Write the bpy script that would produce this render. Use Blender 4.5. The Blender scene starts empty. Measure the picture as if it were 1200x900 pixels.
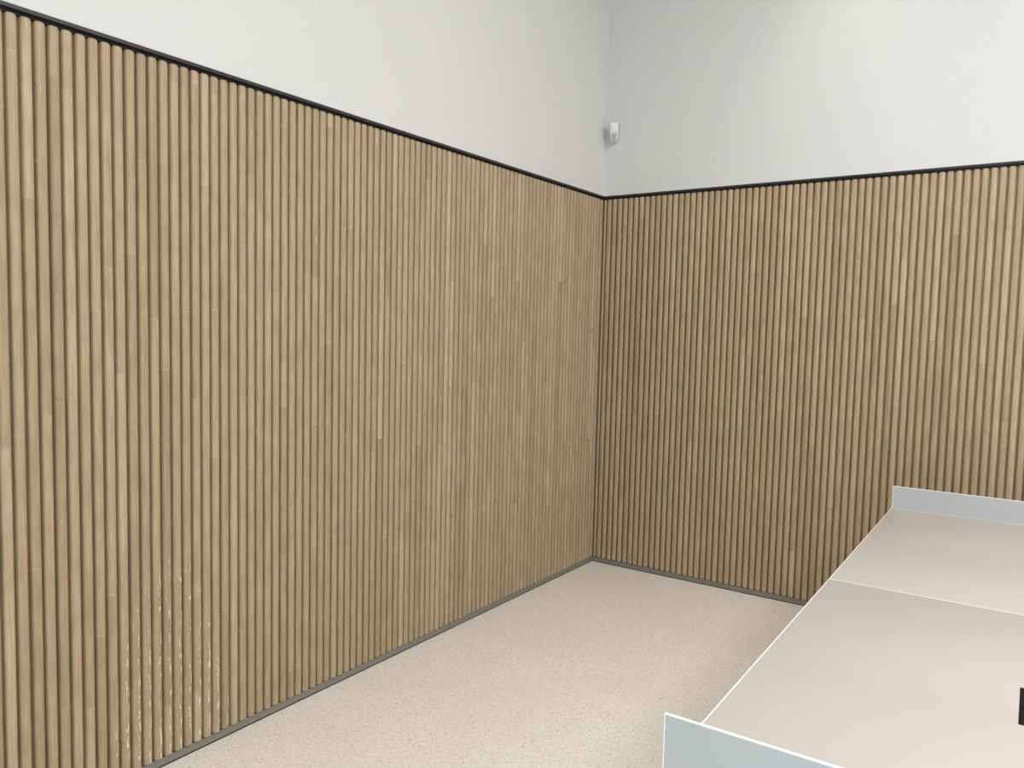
import bpy, bmesh, math, random
from mathutils import Vector, Matrix
random.seed(7)
scene = bpy.context.scene
COL = scene.collection

# ------------------------------------------------------------------ helpers
def tag(o, label=None, cat=None, group=None, kind=None):
    if label: o['label'] = label
    if cat: o['category'] = cat
    if group: o['group'] = group
    if kind: o['kind'] = kind
    return o

def link_mesh(name, me, mat, parent=None, kind=None):
    if mat: me.materials.append(mat)
    o = bpy.data.objects.new(name, me)
    COL.objects.link(o)
    if parent is not None: o.parent = parent
    if kind: o['kind'] = kind
    return o

def empty(name, loc=(0, 0, 0), rz=0.0):
    o = bpy.data.objects.new(name, None)
    o.empty_display_size = 0.1
    o.location = loc
    o.rotation_euler = (0, 0, rz)
    COL.objects.link(o)
    return o

def bm_obj(name, bm, mat, parent=None, smooth=None, kind=None):
    bmesh.ops.recalc_face_normals(bm, faces=bm.faces)
    me = bpy.data.meshes.new(name)
    bm.to_mesh(me); bm.free()
    if smooth is not None:
        for p in me.polygons: p.use_smooth = True
        me.set_sharp_from_angle(angle=math.radians(smooth))
    return link_mesh(name, me, mat, parent, kind)

def add_box(bm, lo, hi, bevel=0.0, seg=2):
    r = bmesh.ops.create_cube(bm, size=1.0)
    vs = r['verts']
    for v in vs:
        v.co = Vector([lo[i] + (v.co[i] + 0.5) * (hi[i] - lo[i]) for i in range(3)])
    if bevel > 0:
        es = list({e for v in vs for e in v.link_edges})
        bmesh.ops.bevel(bm, geom=es, offset=bevel, segments=seg, profile=0.5, affect='EDGES')
    return bm

def box(name, lo, hi, mat, parent=None, bevel=0.0, seg=2, kind=None):
    bm = bmesh.new()
    add_box(bm, lo, hi, bevel, seg)
    return bm_obj(name, bm, mat, parent, 40 if bevel else None, kind)

def prism(name, pts, axis, a, b, mat, parent=None, kind=None):
    """polygon pts (two coordinates) swept along axis from a to b"""
    bm = bmesh.new()
    def mk(u, v, t):
        if axis == 'x': return (t, u, v)
        if axis == 'y': return (u, t, v)
        return (u, v, t)
    A = [bm.verts.new(mk(u, v, a)) for u, v in pts]
    B = [bm.verts.new(mk(u, v, b)) for u, v in pts]
    n = len(pts)
    bm.faces.new(A); bm.faces.new(B)
    for i in range(n):
        bm.faces.new((A[i], A[(i + 1) % n], B[(i + 1) % n], B[i]))
    return bm_obj(name, bm, mat, parent, None, kind)

# ------------------------------------------------------------------ materials
class NT:
    def __init__(self, name):
        self.m = bpy.data.materials.new(name)
        self.m.use_nodes = True
        self.t = self.m.node_tree
        self.b = self.t.nodes['Principled BSDF']
    def n(self, kind, **kw):
        nd = self.t.nodes.new(kind)
        for k, v in kw.items(): setattr(nd, k, v)
        return nd
    def l(self, a, b): self.t.links.new(a, b)
    def val(self, nd, **kw):
        for k, v in kw.items(): nd.inputs[k].default_value = v
        return nd
    def math(self, op, a, b=None, c=None, clamp=False):
        nd = self.n('ShaderNodeMath', operation=op, use_clamp=clamp)
        for i, x in enumerate((a, b, c)):
            if x is None: continue
            if isinstance(x, (int, float)): nd.inputs[i].default_value = x
            else: self.l(x, nd.inputs[i])
        return nd.outputs[0]
    def mix(self, fac, a, b, mode='MIX'):
        nd = self.n('ShaderNodeMix', data_type='RGBA', blend_type=mode)
        for s, x in ((nd.inputs[0], fac), (nd.inputs[6], a), (nd.inputs[7], b)):
            if isinstance(x, (int, float)): s.default_value = x
            elif isinstance(x, tuple): s.default_value = x if len(x) == 4 else x + (1,)
            else: self.l(x, s)
        return nd.outputs[2]
    def ramp(self, fac, stops, interp='LINEAR'):
        nd = self.n('ShaderNodeValToRGB')
        cr = nd.color_ramp
        cr.interpolation = interp
        while len(cr.elements) < len(stops): cr.elements.new(0.5)
        for e, (p, c) in zip(cr.elements, stops):
            e.position = p
            e.color = c if len(c) == 4 else tuple(c) + (1,)
        self.l(fac, nd.inputs[0])
        return nd.outputs[0]
    def noise(self, vec, scale, detail=2.0, rough=0.5):
        nd = self.n('ShaderNodeTexNoise')
        nd.inputs['Scale'].default_value = scale
        nd.inputs['Detail'].default_value = detail
        nd.inputs['Roughness'].default_value = rough
        self.l(vec, nd.inputs['Vector'])
        return nd.outputs['Fac']
    def bump(self, h, strength, dist):
        nd = self.n('ShaderNodeBump')
        nd.inputs['Strength'].default_value = strength
        nd.inputs['Distance'].default_value = dist
        self.l(h, nd.inputs['Height'])
        self.l(nd.outputs[0], self.b.inputs['Normal'])

def srgb(r, g, b):
    f = lambda c: (c / 255 / 12.92) if c / 255 <= 0.04045 else ((c / 255 + 0.055) / 1.055) ** 2.4
    return (f(r), f(g), f(b), 1.0)

def plain(name, col, rough=0.5, metal=0.0, spec=0.5):
    t = NT(name)
    t.b.inputs['Base Color'].default_value = col
    t.b.inputs['Roughness'].default_value = rough
    t.b.inputs['Metallic'].default_value = metal
    t.b.inputs['Specular IOR Level'].default_value = spec
    return t.m

def mat_paint():
    t = NT('white_wall_paint')
    pos = t.n('ShaderNodeNewGeometry').outputs['Position']
    h = t.noise(pos, 130, 3, 0.6)
    h2 = t.noise(pos, 45, 2, 0.5)
    hh = t.math('ADD', h, t.math('MULTIPLY', h2, 0.7))
    c = t.mix(h, srgb(208, 207, 202), srgb(216, 215, 210))
    t.l(c, t.b.inputs['Base Color'])
    t.b.inputs['Roughness'].default_value = 0.75
    t.b.inputs['Specular IOR Level'].default_value = 0.25
    t.bump(hh, 0.35, 0.004)
    return t.m

def mat_floor():
    t = NT('speckled_floor')
    pos = t.n('ShaderNodeNewGeometry').outputs['Position']
    v = t.n('ShaderNodeTexVoronoi', feature='F1')
    v.inputs['Scale'].default_value = 190
    t.l(pos, v.inputs['Vector'])
    cell = t.n('ShaderNodeSeparateColor')
    t.l(v.outputs['Color'], cell.inputs[0])
    base = t.ramp(cell.outputs[0], [(0.0, srgb(182, 173, 160)), (0.10, srgb(216, 207, 193)), (0.5, srgb(230, 222, 209)),
                                    (0.85, srgb(240, 234, 222)), (1.0, srgb(250, 246, 237))])
    fine = t.noise(pos, 420, 2, 0.6)
    base = t.mix(0.35, base, t.ramp(fine, [(0.3, srgb(205, 195, 180)), (0.7, srgb(246, 240, 229))]))
    blot = t.noise(pos, 1.6, 4, 0.55)
    base = t.mix(t.math('MULTIPLY', t.ramp(blot, [(0.38, (0, 0, 0)), (0.66, (1, 1, 1))]), 0.30), base, srgb(212, 203, 190))
    # a few darker chips
    v2 = t.n('ShaderNodeTexVoronoi', feature='F1')
    v2.inputs['Scale'].default_value = 60
    t.l(pos, v2.inputs['Vector'])
    c2 = t.n('ShaderNodeSeparateColor'); t.l(v2.outputs['Color'], c2.inputs[0])
    chip = t.math('MULTIPLY', t.math('LESS_THAN', v2.outputs['Distance'], 0.22), t.math('GREATER_THAN', c2.outputs[1], 0.88))
    base = t.mix(t.math('MULTIPLY', chip, 0.55), base, srgb(126, 116, 104))
    t.l(base, t.b.inputs['Base Color'])
    t.b.inputs['Roughness'].default_value = 0.62
    t.b.inputs['Specular IOR Level'].default_value = 0.3
    t.bump(cell.outputs[0], 0.12, 0.0015)
    return t.m

def mat_wood():
    """finger-jointed battens: every batten a run of short staves of slightly different tone"""
    t = NT('tan_finger_jointed_wood')
    geo = t.n('ShaderNodeNewGeometry')
    oi = t.n('ShaderNodeObjectInfo')
    tc = t.n('ShaderNodeTexCoord')
    rnd = t.math('FRACT', t.math('ADD', oi.outputs['Random'], geo.outputs['Random Per Island']))
    sep = t.n('ShaderNodeSeparateXYZ'); t.l(tc.outputs['Object'], sep.inputs[0])
    # stave index along the batten
    comb = t.n('ShaderNodeCombineXYZ')
    t.l(t.math('MULTIPLY', rnd, 613.0), comb.inputs[0])
    t.l(t.math('MULTIPLY', sep.outputs[2], 1.1), comb.inputs[2])
    warp = t.noise(comb.outputs[0], 1.0, 1, 0.5)
    zz = t.math('ADD', t.math('ADD', t.math('MULTIPLY', sep.outputs[2], 0.95), t.math('MULTIPLY', rnd, 37.0)), t.math('MULTIPLY', warp, 2.2))
    idx = t.math('FLOOR', zz)
    wn = t.n('ShaderNodeTexWhiteNoise', noise_dimensions='2D')
    c2 = t.n('ShaderNodeCombineXYZ')
    t.l(idx, c2.inputs[0]); t.l(t.math('MULTIPLY', rnd, 91.7), c2.inputs[1])
    t.l(c2.outputs[0], wn.inputs['Vector'])
    stave = wn.outputs['Value']
    base = t.ramp(stave, [(0.0, srgb(174, 156, 128)), (0.22, srgb(185, 168, 136)), (0.42, srgb(183, 163, 134)), (0.6, srgb(188, 172, 142)),
                          (0.8, srgb(187, 167, 138)), (1.0, srgb(197, 181, 152))])
    base = t.mix(1.0, base, (0.85, 0.808, 0.77), 'MULTIPLY')
    # grain
    mp = t.n('ShaderNodeCombineXYZ')
    t.l(t.math('ADD', t.math('MULTIPLY', sep.outputs[0], 190.0), t.math('MULTIPLY', stave, 300.0)), mp.inputs[0])
    t.l(t.math('ADD', t.math('MULTIPLY', sep.outputs[1], 190.0), t.math('MULTIPLY', rnd, 300.0)), mp.inputs[1])
    t.l(t.math('MULTIPLY', sep.outputs[2], 5.0), mp.inputs[2])
    g = t.noise(mp.outputs[0], 1.0, 4, 0.6)
    base = t.mix(0.75, base, t.ramp(g, [(0.30, (0.76, 0.74, 0.70)), (0.5, (0.99, 0.99, 0.98)), (0.72, (1.16, 1.15, 1.12))]), 'MULTIPLY')
    mp2 = t.n('ShaderNodeCombineXYZ')
    t.l(t.math('ADD', t.math('MULTIPLY', sep.outputs[0], 25.0), t.math('MULTIPLY', stave, 77.0)), mp2.inputs[0])
    t.l(t.math('MULTIPLY', rnd, 300.0), mp2.inputs[1])
    t.l(t.math('MULTIPLY', sep.outputs[2], 9.0), mp2.inputs[2])
    g2 = t.noise(mp2.outputs[0], 1.0, 3, 0.55)
    base = t.mix(0.6, base, t.ramp(g2, [(0.3, (0.82, 0.80, 0.77)), (0.7, (1.12, 1.11, 1.08))]), 'MULTIPLY')
    # thin line at each finger joint
    fr = t.math('FRACT', zz)
    joint = t.math('LESS_THAN', fr, 0.006)
    base = t.mix(t.math('MULTIPLY', joint, 0.14), base, srgb(214, 196, 164))
    # pale chipped flecks where the long wall has been knocked, low down
    ps = t.n('ShaderNodeSeparateXYZ'); t.l(geo.outputs['Position'], ps.inputs[0])
    dx = t.math('DIVIDE', t.math('ADD', ps.outputs[0], 3.20), 0.25)
    dz = t.math('DIVIDE', ps.outputs[2], 0.84)
    rr = t.math('SQRT', t.math('ADD', t.math('MULTIPLY', dx, dx), t.math('MULTIPLY', dz, dz)))
    mask = t.math('SUBTRACT', 1.0, rr, clamp=True)
    mask = t.math('MULTIPLY', mask, 6.0, clamp=True)
    mask = t.math('MULTIPLY', mask, t.math('GREATER_THAN', ps.outputs[1], -0.05))
    low = t.math('SUBTRACT', 1.0, t.math('MULTIPLY', ps.outputs[2], 1.0), clamp=True)
    fv = t.n('ShaderNodeCombineXYZ')
    t.l(t.math('ADD', t.math('MULTIPLY', sep.outputs[0], 150.0), t.math('MULTIPLY', rnd, 500.0)), fv.inputs[0])
    t.l(t.math('MULTIPLY', ps.outputs[2], 24.0), fv.inputs[2])
    fl = t.noise(fv.outputs[0], 1.0, 3, 0.65)
    edge = t.math('MULTIPLY', t.math('ADD', sep.outputs[0], 0.002), 250.0, clamp=True)   # towards one side of each batten
    thr = t.math('SUBTRACT', fl, t.math('SUBTRACT', 0.585, t.math('MULTIPLY', low, 0.06)))
    fleck = t.math('MULTIPLY', t.math('MULTIPLY', t.math('MULTIPLY', thr, 14.0, clamp=True), mask), edge)
    base = t.mix(t.math('MULTIPLY', fleck, 0.85), base, srgb(246, 236, 214))
    # sparse pale flecks everywhere
    fv2 = t.n('ShaderNodeCombineXYZ')
    t.l(t.math('ADD', t.math('MULTIPLY', sep.outputs[0], 160.0), t.math('MULTIPLY', rnd, 900.0)), fv2.inputs[0])
    t.l(t.math('MULTIPLY', sep.outputs[2], 14.0), fv2.inputs[2])
    f2 = t.noise(fv2.outputs[0], 1.0, 2, 0.5)
    base = t.mix(t.math('MULTIPLY', t.math('MULTIPLY', t.math('SUBTRACT', f2, 0.66), 9.0, clamp=True), 0.5), base, srgb(222, 204, 170))
    t.l(base, t.b.inputs['Base Color'])
    t.b.inputs['Roughness'].default_value = 0.5
    t.b.inputs['Specular IOR Level'].default_value = 0.35
    t.bump(g, 0.12, 0.001)
    return t.m

def mat_desk():
    t = NT('warm_white_laminate')
    pos = t.n('ShaderNodeNewGeometry').outputs['Position']
    h = t.noise(pos, 500, 2, 0.5)
    c = t.mix(h, srgb(189, 181, 173), srgb(195, 188, 180))
    t.l(c, t.b.inputs['Base Color'])
    t.b.inputs['Roughness'].default_value = 0.42
    t.b.inputs['Specular IOR Level'].default_value = 0.4
    t.bump(h, 0.03, 0.0005)
    return t.m

M_PAINT = mat_paint()
M_FLOOR = mat_floor()
M_WOOD = mat_wood()
M_DESK = mat_desk()
M_PANEL = plain('white_powder_coat', srgb(184, 186, 184), 0.4)
M_BAND_HIGHLIGHT = plain('edge_band_highlight', srgb(236, 232, 224), 0.35)  # desk edge band, whitened to carry the highlight on the rim
M_PANEL_HIGHLIGHT = plain('lit_panel_edge', srgb(250, 249, 245), 0.35)  # panel edges as the light whitens them, painted in
M_BLACK = plain('black_metal', srgb(36, 34, 32), 0.42)
M_JOINT = plain('black_joint', srgb(14, 13, 12), 0.9)  # black strip in the joint between skirting and floor
M_CORE = plain('dark_wall_core', srgb(60, 54, 46), 0.9)
M_BASE = plain('grey_skirting', srgb(128, 122, 112), 0.5)
M_PLASTIC = plain('white_plastic', srgb(222, 221, 214), 0.4)
M_LENS = plain('grey_lens', srgb(172, 170, 172), 0.4)
M_CEIL = plain('ceiling_white', srgb(235, 234, 230), 0.8)
M_SOCKET = plain('black_plastic', srgb(12, 11, 11), 0.65, 0, 0.2)

# ------------------------------------------------------------------ setting
FZ = -0.006
H = 2.5405           # top of the black rail
SL = 2.519           # batten tops
SB = 0.030           # batten bottoms
XL, YR, CEIL = -6.3, -7.0, 4.6
box('floor', (XL, YR, -0.20), (0.16, 0.16, FZ), M_FLOOR, kind='structure')
box('wall_right', (XL, -7.16, FZ), (0.16, -7.0, CEIL), M_PAINT, kind='structure')
bm = bmesh.new()
WY0, WY1, WZ0, WZ1 = -5.2, -2.6, 0.10, 2.40
for lo, hi in (((XL - 0.2, YR - 0.16, FZ - 0.2), (XL, WY0, CEIL + 0.2)), ((XL - 0.2, WY1, FZ - 0.2), (XL, 0.16, CEIL + 0.2)),
               ((XL - 0.2, WY0, FZ - 0.2), (XL, WY1, WZ0)), ((XL - 0.2, WY0, WZ1), (XL, WY1, CEIL + 0.2))):
    add_box(bm, lo, hi)
bm_obj('wall_rear', bm, M_PAINT, kind='structure')
bm = bmesh.new()
for lo, hi in (((XL - 0.14, WY0, WZ0), (XL - 0.08, WY0 + 0.06, WZ1)), ((XL - 0.14, WY1 - 0.06, WZ0), (XL - 0.08, WY1, WZ1)),
               ((XL - 0.14, WY0 + 0.06, WZ0), (XL - 0.08, WY1 - 0.06, WZ0 + 0.06)), ((XL - 0.14, WY0 + 0.06, WZ1 - 0.06), (XL - 0.08, WY1 - 0.06, WZ1)),
               ((XL - 0.14, -3.93, WZ0 + 0.06), (XL - 0.08, -3.87, WZ1 - 0.06))):
    add_box(bm, lo, hi)
bm_obj('unseen_window_1', bm, M_BLACK, kind='structure')  # unseen glazing, added behind the camera to let cool light in
box('ceiling', (XL, YR, CEIL), (0.16, 0.16, CEIL + 0.2), M_CEIL, kind='structure')
# the plaster above the rail stands flush with the battens, the wall below is set back behind them
prof = [(0.16, FZ), (0.0315, FZ), (0.0315, H - 0.001), (-0.004, H - 0.001), (-0.004, CEIL), (0.16, CEIL)]
prism('wall_left', prof, 'x', XL, 0.16, M_PAINT, kind='structure')
prism('wall_back', prof, 'y', YR, -0.0041, M_PAINT, kind='structure')
rail = [(0.0310, SL + 0.0003), (0.012, SL + 0.0003), (0.012, 2.5285), (-0.0065, 2.5285), (-0.0065, H), (-0.0045, H), (-0.0045, H - 0.0012), (0.0310, H - 0.0012)]
prism('trim_1', rail, 'x', XL, 0.0310, M_BLACK, kind='structure')
prism('trim_2', rail, 'y', YR, -0.0067, M_BLACK, kind='structure')
bb = [(0.0313, -0.0015), (0.011, -0.0015), (0.010, 0.000), (0.010, 0.029), (0.0313, 0.029)]
prism('baseboard_left', bb, 'x', XL, 0.0310, M_BASE, kind='structure')
prism('baseboard_back', bb, 'y', YR, 0.0095, M_BASE, kind='structure')

jt = [(0.0312, FZ), (0.0104, FZ), (0.0104, -0.0014), (0.0312, -0.0014)]
prism('trim_3', jt, 'x', XL, 0.0310, M_JOINT, kind='structure')
prism('trim_4', jt, 'y', YR, 0.0099, M_JOINT, kind='structure')

# ------------------------------------------------------------------ slatted cladding
PITCH, W = 0.04, 0.0306
YF, YB = -0.002, 0.0245        # front and back of a batten (outward is -Y)
def slat_profile(w, d, r=0.0095, n=6):
    """half-rounded batten section, from back corner round the front to the other back corner; slightly crowned front"""
    pts = [(-w / 2, 0.0), (-w / 2, -(d - r))]
    for i in range(1, n + 1):
        a = i / n * math.pi / 2
        pts.append((-w / 2 + r * (1 - math.cos(a)), -(d - r) - r * math.sin(a) * 0.92))
    pts.append((0.0, -d))
    return pts + [(-x, y) for x, y in reversed(pts[:-1])]
def slat_bm(bm, x0, w, z0, z1, twist=0.0):
    d = YB - YF
    re = 0.010
    rings = []
    steps = 5
    levels = []
    for i in range(steps + 1):
        a = i / steps * math.pi / 2
        levels.append((z0 + re * (1 - math.sin(a)) , re * (1 - math.cos(math.pi / 2 - a))))
    levels = [(z0 + re * (1 - math.cos(i / steps * math.pi / 2)), re * (1 - math.sin(i / steps * math.pi / 2))) for i in range(steps + 1)]
    levels += [(z0 + z1 - z, ins) for z, ins in reversed(levels)]
    ct, st = math.cos(twist), math.sin(twist)
    for z, ins in levels:
        ww, dd = w - 1.3 * ins, d - 0.75 * ins
        r = min(0.0095, dd * 0.8, ww * 0.42)
        ring = []
        for x, y in slat_profile(ww, dd, r):
            ring.append(bm.verts.new((x0 + x * ct - y * st * 0.2, YB + y + x * st * min(1.0, -y / d), z)))
        rings.append(ring)
    for a, b in zip(rings, rings[1:]):
        n = len(a)
        for i in range(n):
            bm.faces.new((a[i], a[(i + 1) % n], b[(i + 1) % n], b[i]))
    bm.faces.new(rings[0]); bm.faces.new(rings[-1])

def make_slat_mesh(twist, w=W):
    bm = bmesh.new()
    slat_bm(bm, 0.0, w, SB, SL, twist)
    bmesh.ops.recalc_face_normals(bm, faces=bm.faces)
    me = bpy.data.meshes.new('slat')
    bm.to_mesh(me); bm.free()
    for p in me.polygons: p.use_smooth = True
    me.set_sharp_from_angle(angle=math.radians(50))
    me.materials.append(M_WOOD)
    return me
SLATS = [make_slat_mesh(math.radians(tw)) for tw in (-2.2, -1.0, 0.0, 0.0, 1.0, 2.2)]

def cladding(rz, sign, first, count, more, label, length):
    """sign: direction of local x in which the battens follow each other, away from the room corner"""
    root = empty('slatted_cladding', (0, 0, 0), rz)
    tag(root, label, 'wall cladding')
    lo, hi = sorted((sign * 0.0005, sign * length))
    if sign > 0: lo = -0.0240
    box('backing_board', (lo, YB, SB + 0.001), (hi, YB + 0.0065, SL - 0.001), M_WOOD, root)
    for k in range(count):
        o = bpy.data.objects.new('slat', SLATS[random.randrange(6)])
        COL.objects.link(o)
        o.parent = root
        o.location = (sign * (first + 0.5 + k) * PITCH + random.uniform(-0.0006, 0.0006), random.uniform(0, 0.0008), 0)
        if random.random() < 0.0: o.scale.z = 1
    if more:
        bm = bmesh.new()
        for k in range(count, count + more):
            slat_bm(bm, sign * (first + 0.5 + k) * PITCH, W, SB, SL, 0)
        o = bm_obj('slats', bm, M_WOOD, root, 50)
        o['kind'] = 'stuff'
    return root
# long wall: battens run away from the corner along -X; short wall: local +X runs along -Y
c1 = cladding(0.0, -1, 0.047, 99, 50, 'tan wooden batten cladding of the long wall, pale chipped flecks near the floor', 6.0)
c2 = cladding(math.radians(-90), 1, 0.499, 99, 20, 'tan wooden batten cladding of the shorter wall behind the white desks', 4.8)
# narrow closing batten in the corner
o = bpy.data.objects.new('slat', make_slat_mesh(0.0, 0.0145)); COL.objects.link(o); o.parent = c2
o.location = (0.0098, 0.0, 0)

# ------------------------------------------------------------------ motion detector in the corner
def tapered(name, rings, mat, parent, smooth=35):
    bm = bmesh.new()
    R = [[bm.verts.new(p) for p in r] for r in rings]
    for a, b in zip(R, R[1:]):
        n = len(a)
        for i in range(n): bm.faces.new((a[i], a[(i + 1) % n], b[(i + 1) % n], b[i]))
    bm.faces.new(R[0]); bm.faces.new(R[-1])
    return bm_obj(name, bm, mat, parent, smooth)
det = empty('motion_detector', (-0.004, -0.064, 2.903), math.radians(-65))
det.scale = (1.08, 1.08, 1.13); det.location.z -= 0.010
tag(det, 'small white motion detector with grey lens high in the wall corner', 'motion detector')
def ring(w, yf, yb, z, c=0.006):
    return [(-w / 2, yb, z), (-w / 2, yf + c, z), (-w / 2 + c, yf, z), (w / 2 - c, yf, z), (w / 2, yf + c, z), (w / 2, yb, z)]
D0 = -0.022
tapered('housing', [ring(0.036, -0.030 + D0, D0, 0.000), ring(0.041, -0.036 + D0, D0, 0.004), ring(0.053, -0.052 + D0, D0, 0.046), ring(0.053, -0.052 + D0, D0, 0.050),
                    ring(0.053, -0.050 + D0, D0, 0.052), ring(0.053, -0.050 + D0, D0, 0.100), ring(0.047, -0.044 + D0, D0, 0.106)], M_PLASTIC, det)
tapered('lens', [[(-0.0125, -0.034 + D0, 0.0035), (0.0125, -0.034 + D0, 0.0035), (0.0125, -0.0395 + D0, 0.0035), (-0.0125, -0.0395 + D0, 0.0035)],
                 [(-0.018, -0.046 + D0, 0.038), (0.018, -0.046 + D0, 0.038), (0.018, -0.0515 + D0, 0.038), (-0.018, -0.0515 + D0, 0.038)]], M_LENS, det)
box('seam', (-0.016, -0.0526 + D0, 0.0455), (0.016, -0.048 + D0, 0.049), M_LENS, det)
bmb = bmesh.new()
add_box(bmb, (-0.014, D0 - 0.002, 0.03), (0.014, 0.0, 0.09), 0.003)
bm_obj('bracket', bmb, M_PLASTIC, det, 40)
box('cover', (-0.019, -0.0512 + D0, 0.060), (0.019, -0.049 + D0, 0.096), M_PLASTIC, det, 0.001)

# ------------------------------------------------------------------ desks
TA = math.radians(0.571)
TY, TB, TS, TF, TZ = -1.939, -0.361, -1.830, -3.353, 0.74
DEPTH = 0.80
def desk(name, x0, x1, label, panel_at, slot):
    """local x along the desk, local y = 0 at the edge facing the long wall, going -y across"""
    L = x1 - x0
    root = empty(name, (x0 * math.cos(TA), TY + x0 * math.sin(TA), FZ), TA)
    tag(root, label, 'desk', 'white desks pushed end to end')
    top = TZ - FZ
    px0 = 0.006 if panel_at == 'start' else 0.0012
    px1 = L - 0.006 if panel_at == 'end' else L - 0.0012
    # top with a rectangular cable cut-out near its far long edge
    bm = bmesh.new()
    sx0, sx1 = slot
    sy0, sy1 = -0.5965, -0.70
    xs = [px0, sx0, sx1, px1]
    ys = [0.0, sy0, sy1, -DEPTH]
    V = {}
    for zi, z in enumerate((top - 0.022, top)):
        for i, x in enumerate(xs):
            for j, y in enumerate(ys):
                V[i, j, zi] = bm.verts.new((x, y, z))
    for i in range(3):
        for j in range(3):
            if (i, j) == (1, 1): continue
            for zi in (0, 1):
                bm.faces.new((V[i, j, zi], V[i + 1, j, zi], V[i + 1, j + 1, zi], V[i, j + 1, zi]))
    def side(a, b): bm.faces.new((V[a + (0,)], V[b + (0,)], V[b + (1,)], V[a + (1,)]))
    for i in range(3):
        side((i, 0), (i + 1, 0)); side((i, 3), (i + 1, 3))
        side((0, i), (0, i + 1)); side((3, i), (3, i + 1))
    side((1, 1), (2, 1)); side((1, 2), (2, 2)); side((1, 1), (1, 2)); side((2, 1), (2, 2))
    bmesh.ops.recalc_face_normals(bm, faces=bm.faces)
    es = [e for e in bm.edges if len(e.link_faces) == 2 and e.link_faces[0].normal.angle(e.link_faces[1].normal) > 1.0
          and abs(e.verts[0].co.z - top) < 1e-6 and abs(e.verts[1].co.z - top) < 1e-6]
    bmesh.ops.bevel(bm, geom=es, offset=0.0014, segments=2, profile=0.5, affect='EDGES')
    bm_obj('desktop', bm, M_DESK, root, 40)
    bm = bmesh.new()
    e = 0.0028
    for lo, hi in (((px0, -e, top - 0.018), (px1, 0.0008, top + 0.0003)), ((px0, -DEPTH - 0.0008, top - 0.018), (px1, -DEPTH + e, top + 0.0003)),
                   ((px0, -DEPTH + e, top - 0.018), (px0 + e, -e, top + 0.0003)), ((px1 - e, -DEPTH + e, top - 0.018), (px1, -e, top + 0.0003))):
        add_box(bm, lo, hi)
    eb = bm_obj('highlight_edge_band', bm, M_BAND_HIGHLIGHT, root)  # band with the bright edge line put into its colour
    eb['label'] = 'edge band with its highlight painted white'
    # black flap seated in the cut-out
    f = box('cable_flap', (sx0 + 0.0005, sy1 + 0.0005, top - 0.012), (sx1 - 0.0005, sy0 - 0.0005, top - 0.001), M_SOCKET, root, 0.002)
    f['label'] = 'black cable flap'
    # upstand at the end
    if panel_at == 'start': a, b = 0.0, 0.0052
    else: a, b = L - 0.0052, L
    ep = box('end_panel', (a, -DEPTH + 0.002, top - 0.12), (b, -0.002, top + 0.1125), M_PANEL, root)
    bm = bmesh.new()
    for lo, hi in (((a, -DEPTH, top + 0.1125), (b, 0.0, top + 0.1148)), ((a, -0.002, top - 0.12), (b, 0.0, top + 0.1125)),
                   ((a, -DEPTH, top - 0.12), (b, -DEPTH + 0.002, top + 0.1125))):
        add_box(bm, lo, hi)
    et = bm_obj('edge_highlight', bm, M_PANEL_HIGHLIGHT, ep)  # thin strips painted brighter than the panel for its lit edges
    et['label'] = 'panel edge with its highlight painted white'
    # steel underframe and legs
    bm = bmesh.new()
    for y in (-0.06, -DEPTH + 0.06):
        add_box(bm, (0.08, y - 0.015, top - 0.052), (L - 0.08, y + 0.015, top - 0.022), 0.002)
    for x in (0.08, L - 0.08):
        add_box(bm, (x - 0.02, -DEPTH + 0.045, top - 0.0525), (x + 0.02, -0.045, top - 0.0225), 0.002)
    bm_obj('underframe', bm, M_PANEL, root, 40)
    for x in (0.08, L - 0.08):
        for y in (-0.06, -DEPTH + 0.06):
            lg = box('leg', (x - 0.02, y - 0.02, 0.008), (x + 0.02, y + 0.02, top - 0.05), M_PANEL, root, 0.003)
            bm = bmesh.new()
            bmesh.ops.create_cone(bm, cap_ends=True, segments=20, radius1=0.018, radius2=0.015, depth=0.0085, matrix=Matrix.Translation((x, y, 0.0042)))
            bm_obj('foot', bm, M_SOCKET, lg, 40)
    return root
# the far desk's end panel stands towards the short wall, the near desk's towards the camera
desk('desk', TS, TB + 0.0052, 'white desk standing nearer the slatted short wall, upright panel along its wall end', 'end', (0.62, 0.855))
desk('desk', TF - 0.001, TS, 'white desk with black cable flap and bluish end panel, nearest the camera', 'start', (0.662, 0.897))

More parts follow.
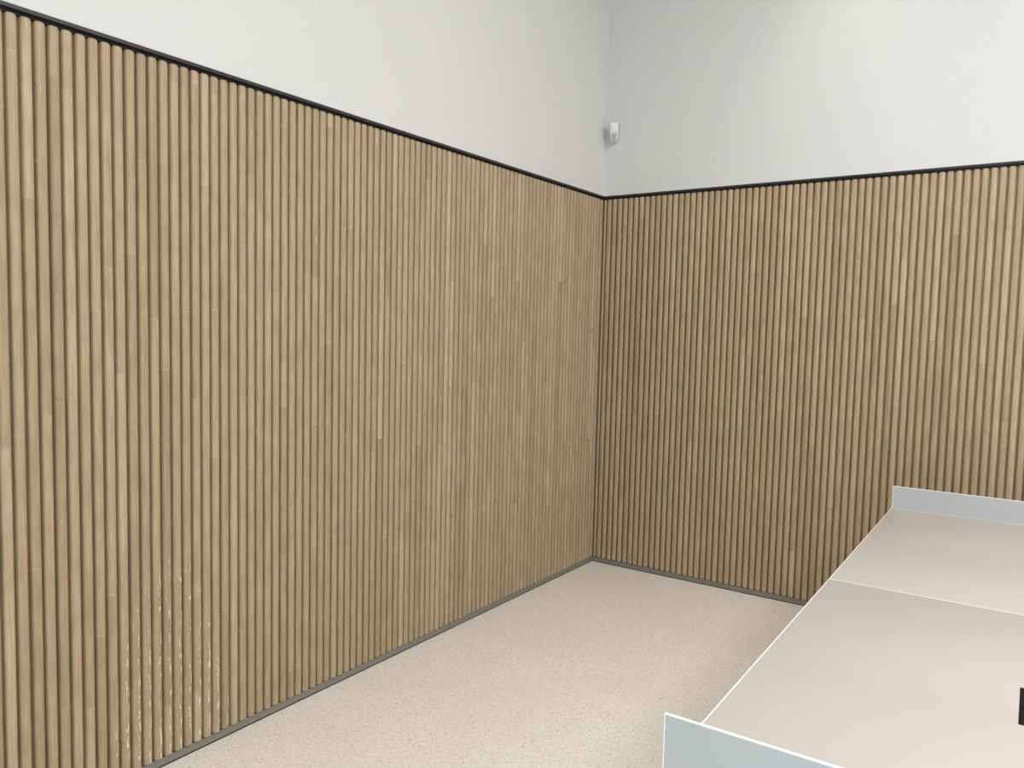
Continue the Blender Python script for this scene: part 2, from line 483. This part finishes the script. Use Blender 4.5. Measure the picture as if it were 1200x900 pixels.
# ------------------------------------------------------------------ camera
f_px, yaw, pitch, roll = 912.1097, math.radians(34.525), math.radians(-4.076), math.radians(1.358)
fw = Vector((math.cos(pitch) * math.cos(yaw), math.cos(pitch) * math.sin(yaw), math.sin(pitch)))
rt = Vector((math.sin(yaw), -math.cos(yaw), 0)); up = rt.cross(fw)
r2 = rt * math.cos(roll) + up * math.sin(roll); u2 = up * math.cos(roll) - rt * math.sin(roll)
cam = bpy.data.objects.new('camera', bpy.data.cameras.new('camera'))
COL.objects.link(cam)
mw = Matrix.Identity(4)
for i in range(3):
    mw[i][0], mw[i][1], mw[i][2] = r2[i], u2[i], -fw[i]
mw.translation = Vector((-4.796, -2.570, 1.625))
cam.matrix_world = mw
cam.data.sensor_fit = 'HORIZONTAL'
cam.data.sensor_width = 36.0
cam.data.lens = f_px / 1200.0 * 36.0
cam.data.clip_start = 0.02
scene.camera = cam

# ------------------------------------------------------------------ light
def area(name, loc, rot, sx, sy, power, col=(1, 1, 1)):
    l = bpy.data.lights.new(name, 'AREA')
    l.shape = 'RECTANGLE'; l.size = sx; l.size_y = sy; l.energy = power; l.color = col
    o = bpy.data.objects.new(name, l); COL.objects.link(o)
    o.location = loc; o.rotation_euler = rot
    return o
# unseen ceiling panels, added to light the room
for x in (-2.25, -5.2):
    for y in (-3.1, -5.4):
        area('unseen_ceiling_lamp', (x, y, CEIL - 0.02), (0, 0, 0), 1.2, 1.2, 207, (1.0, 0.982, 1.02))
# spotlight washing the short wall
s = bpy.data.lights.new('wall_washer', 'SPOT')
s.energy = 66; s.spot_size = math.radians(46); s.spot_blend = 1.0; s.shadow_soft_size = 0.12; s.color = (1, 0.97, 0.95)
so = bpy.data.objects.new('wall_washer', s); COL.objects.link(so)
so.location = (-0.95, -1.75, 4.5)
so.rotation_euler = (Vector((0, -1.55, 3.15)) - so.location).to_track_quat('-Z', 'Y').to_euler()
# daylight through the unseen rear glazing, added for its cool light
w = bpy.data.worlds.new('daylight'); scene.world = w
w.use_nodes = True
bg = w.node_tree.nodes['Background']
bg.inputs[0].default_value = (0.70, 0.86, 1.0, 1)
bg.inputs[1].default_value = 0.8
area('unseen_window_light', (-6.62, -3.9, 1.25), (0, math.radians(-90), 0), 2.25, 2.6, 200, (0.40, 0.745, 1.0))  # unseen lamp outside that glazing, tints the near end panel

vs = scene.view_settings
vs.view_transform = 'Standard'; vs.look = 'None'; vs.gamma = 1.0; vs.use_curve_mapping = False
vs.exposure = -1.58
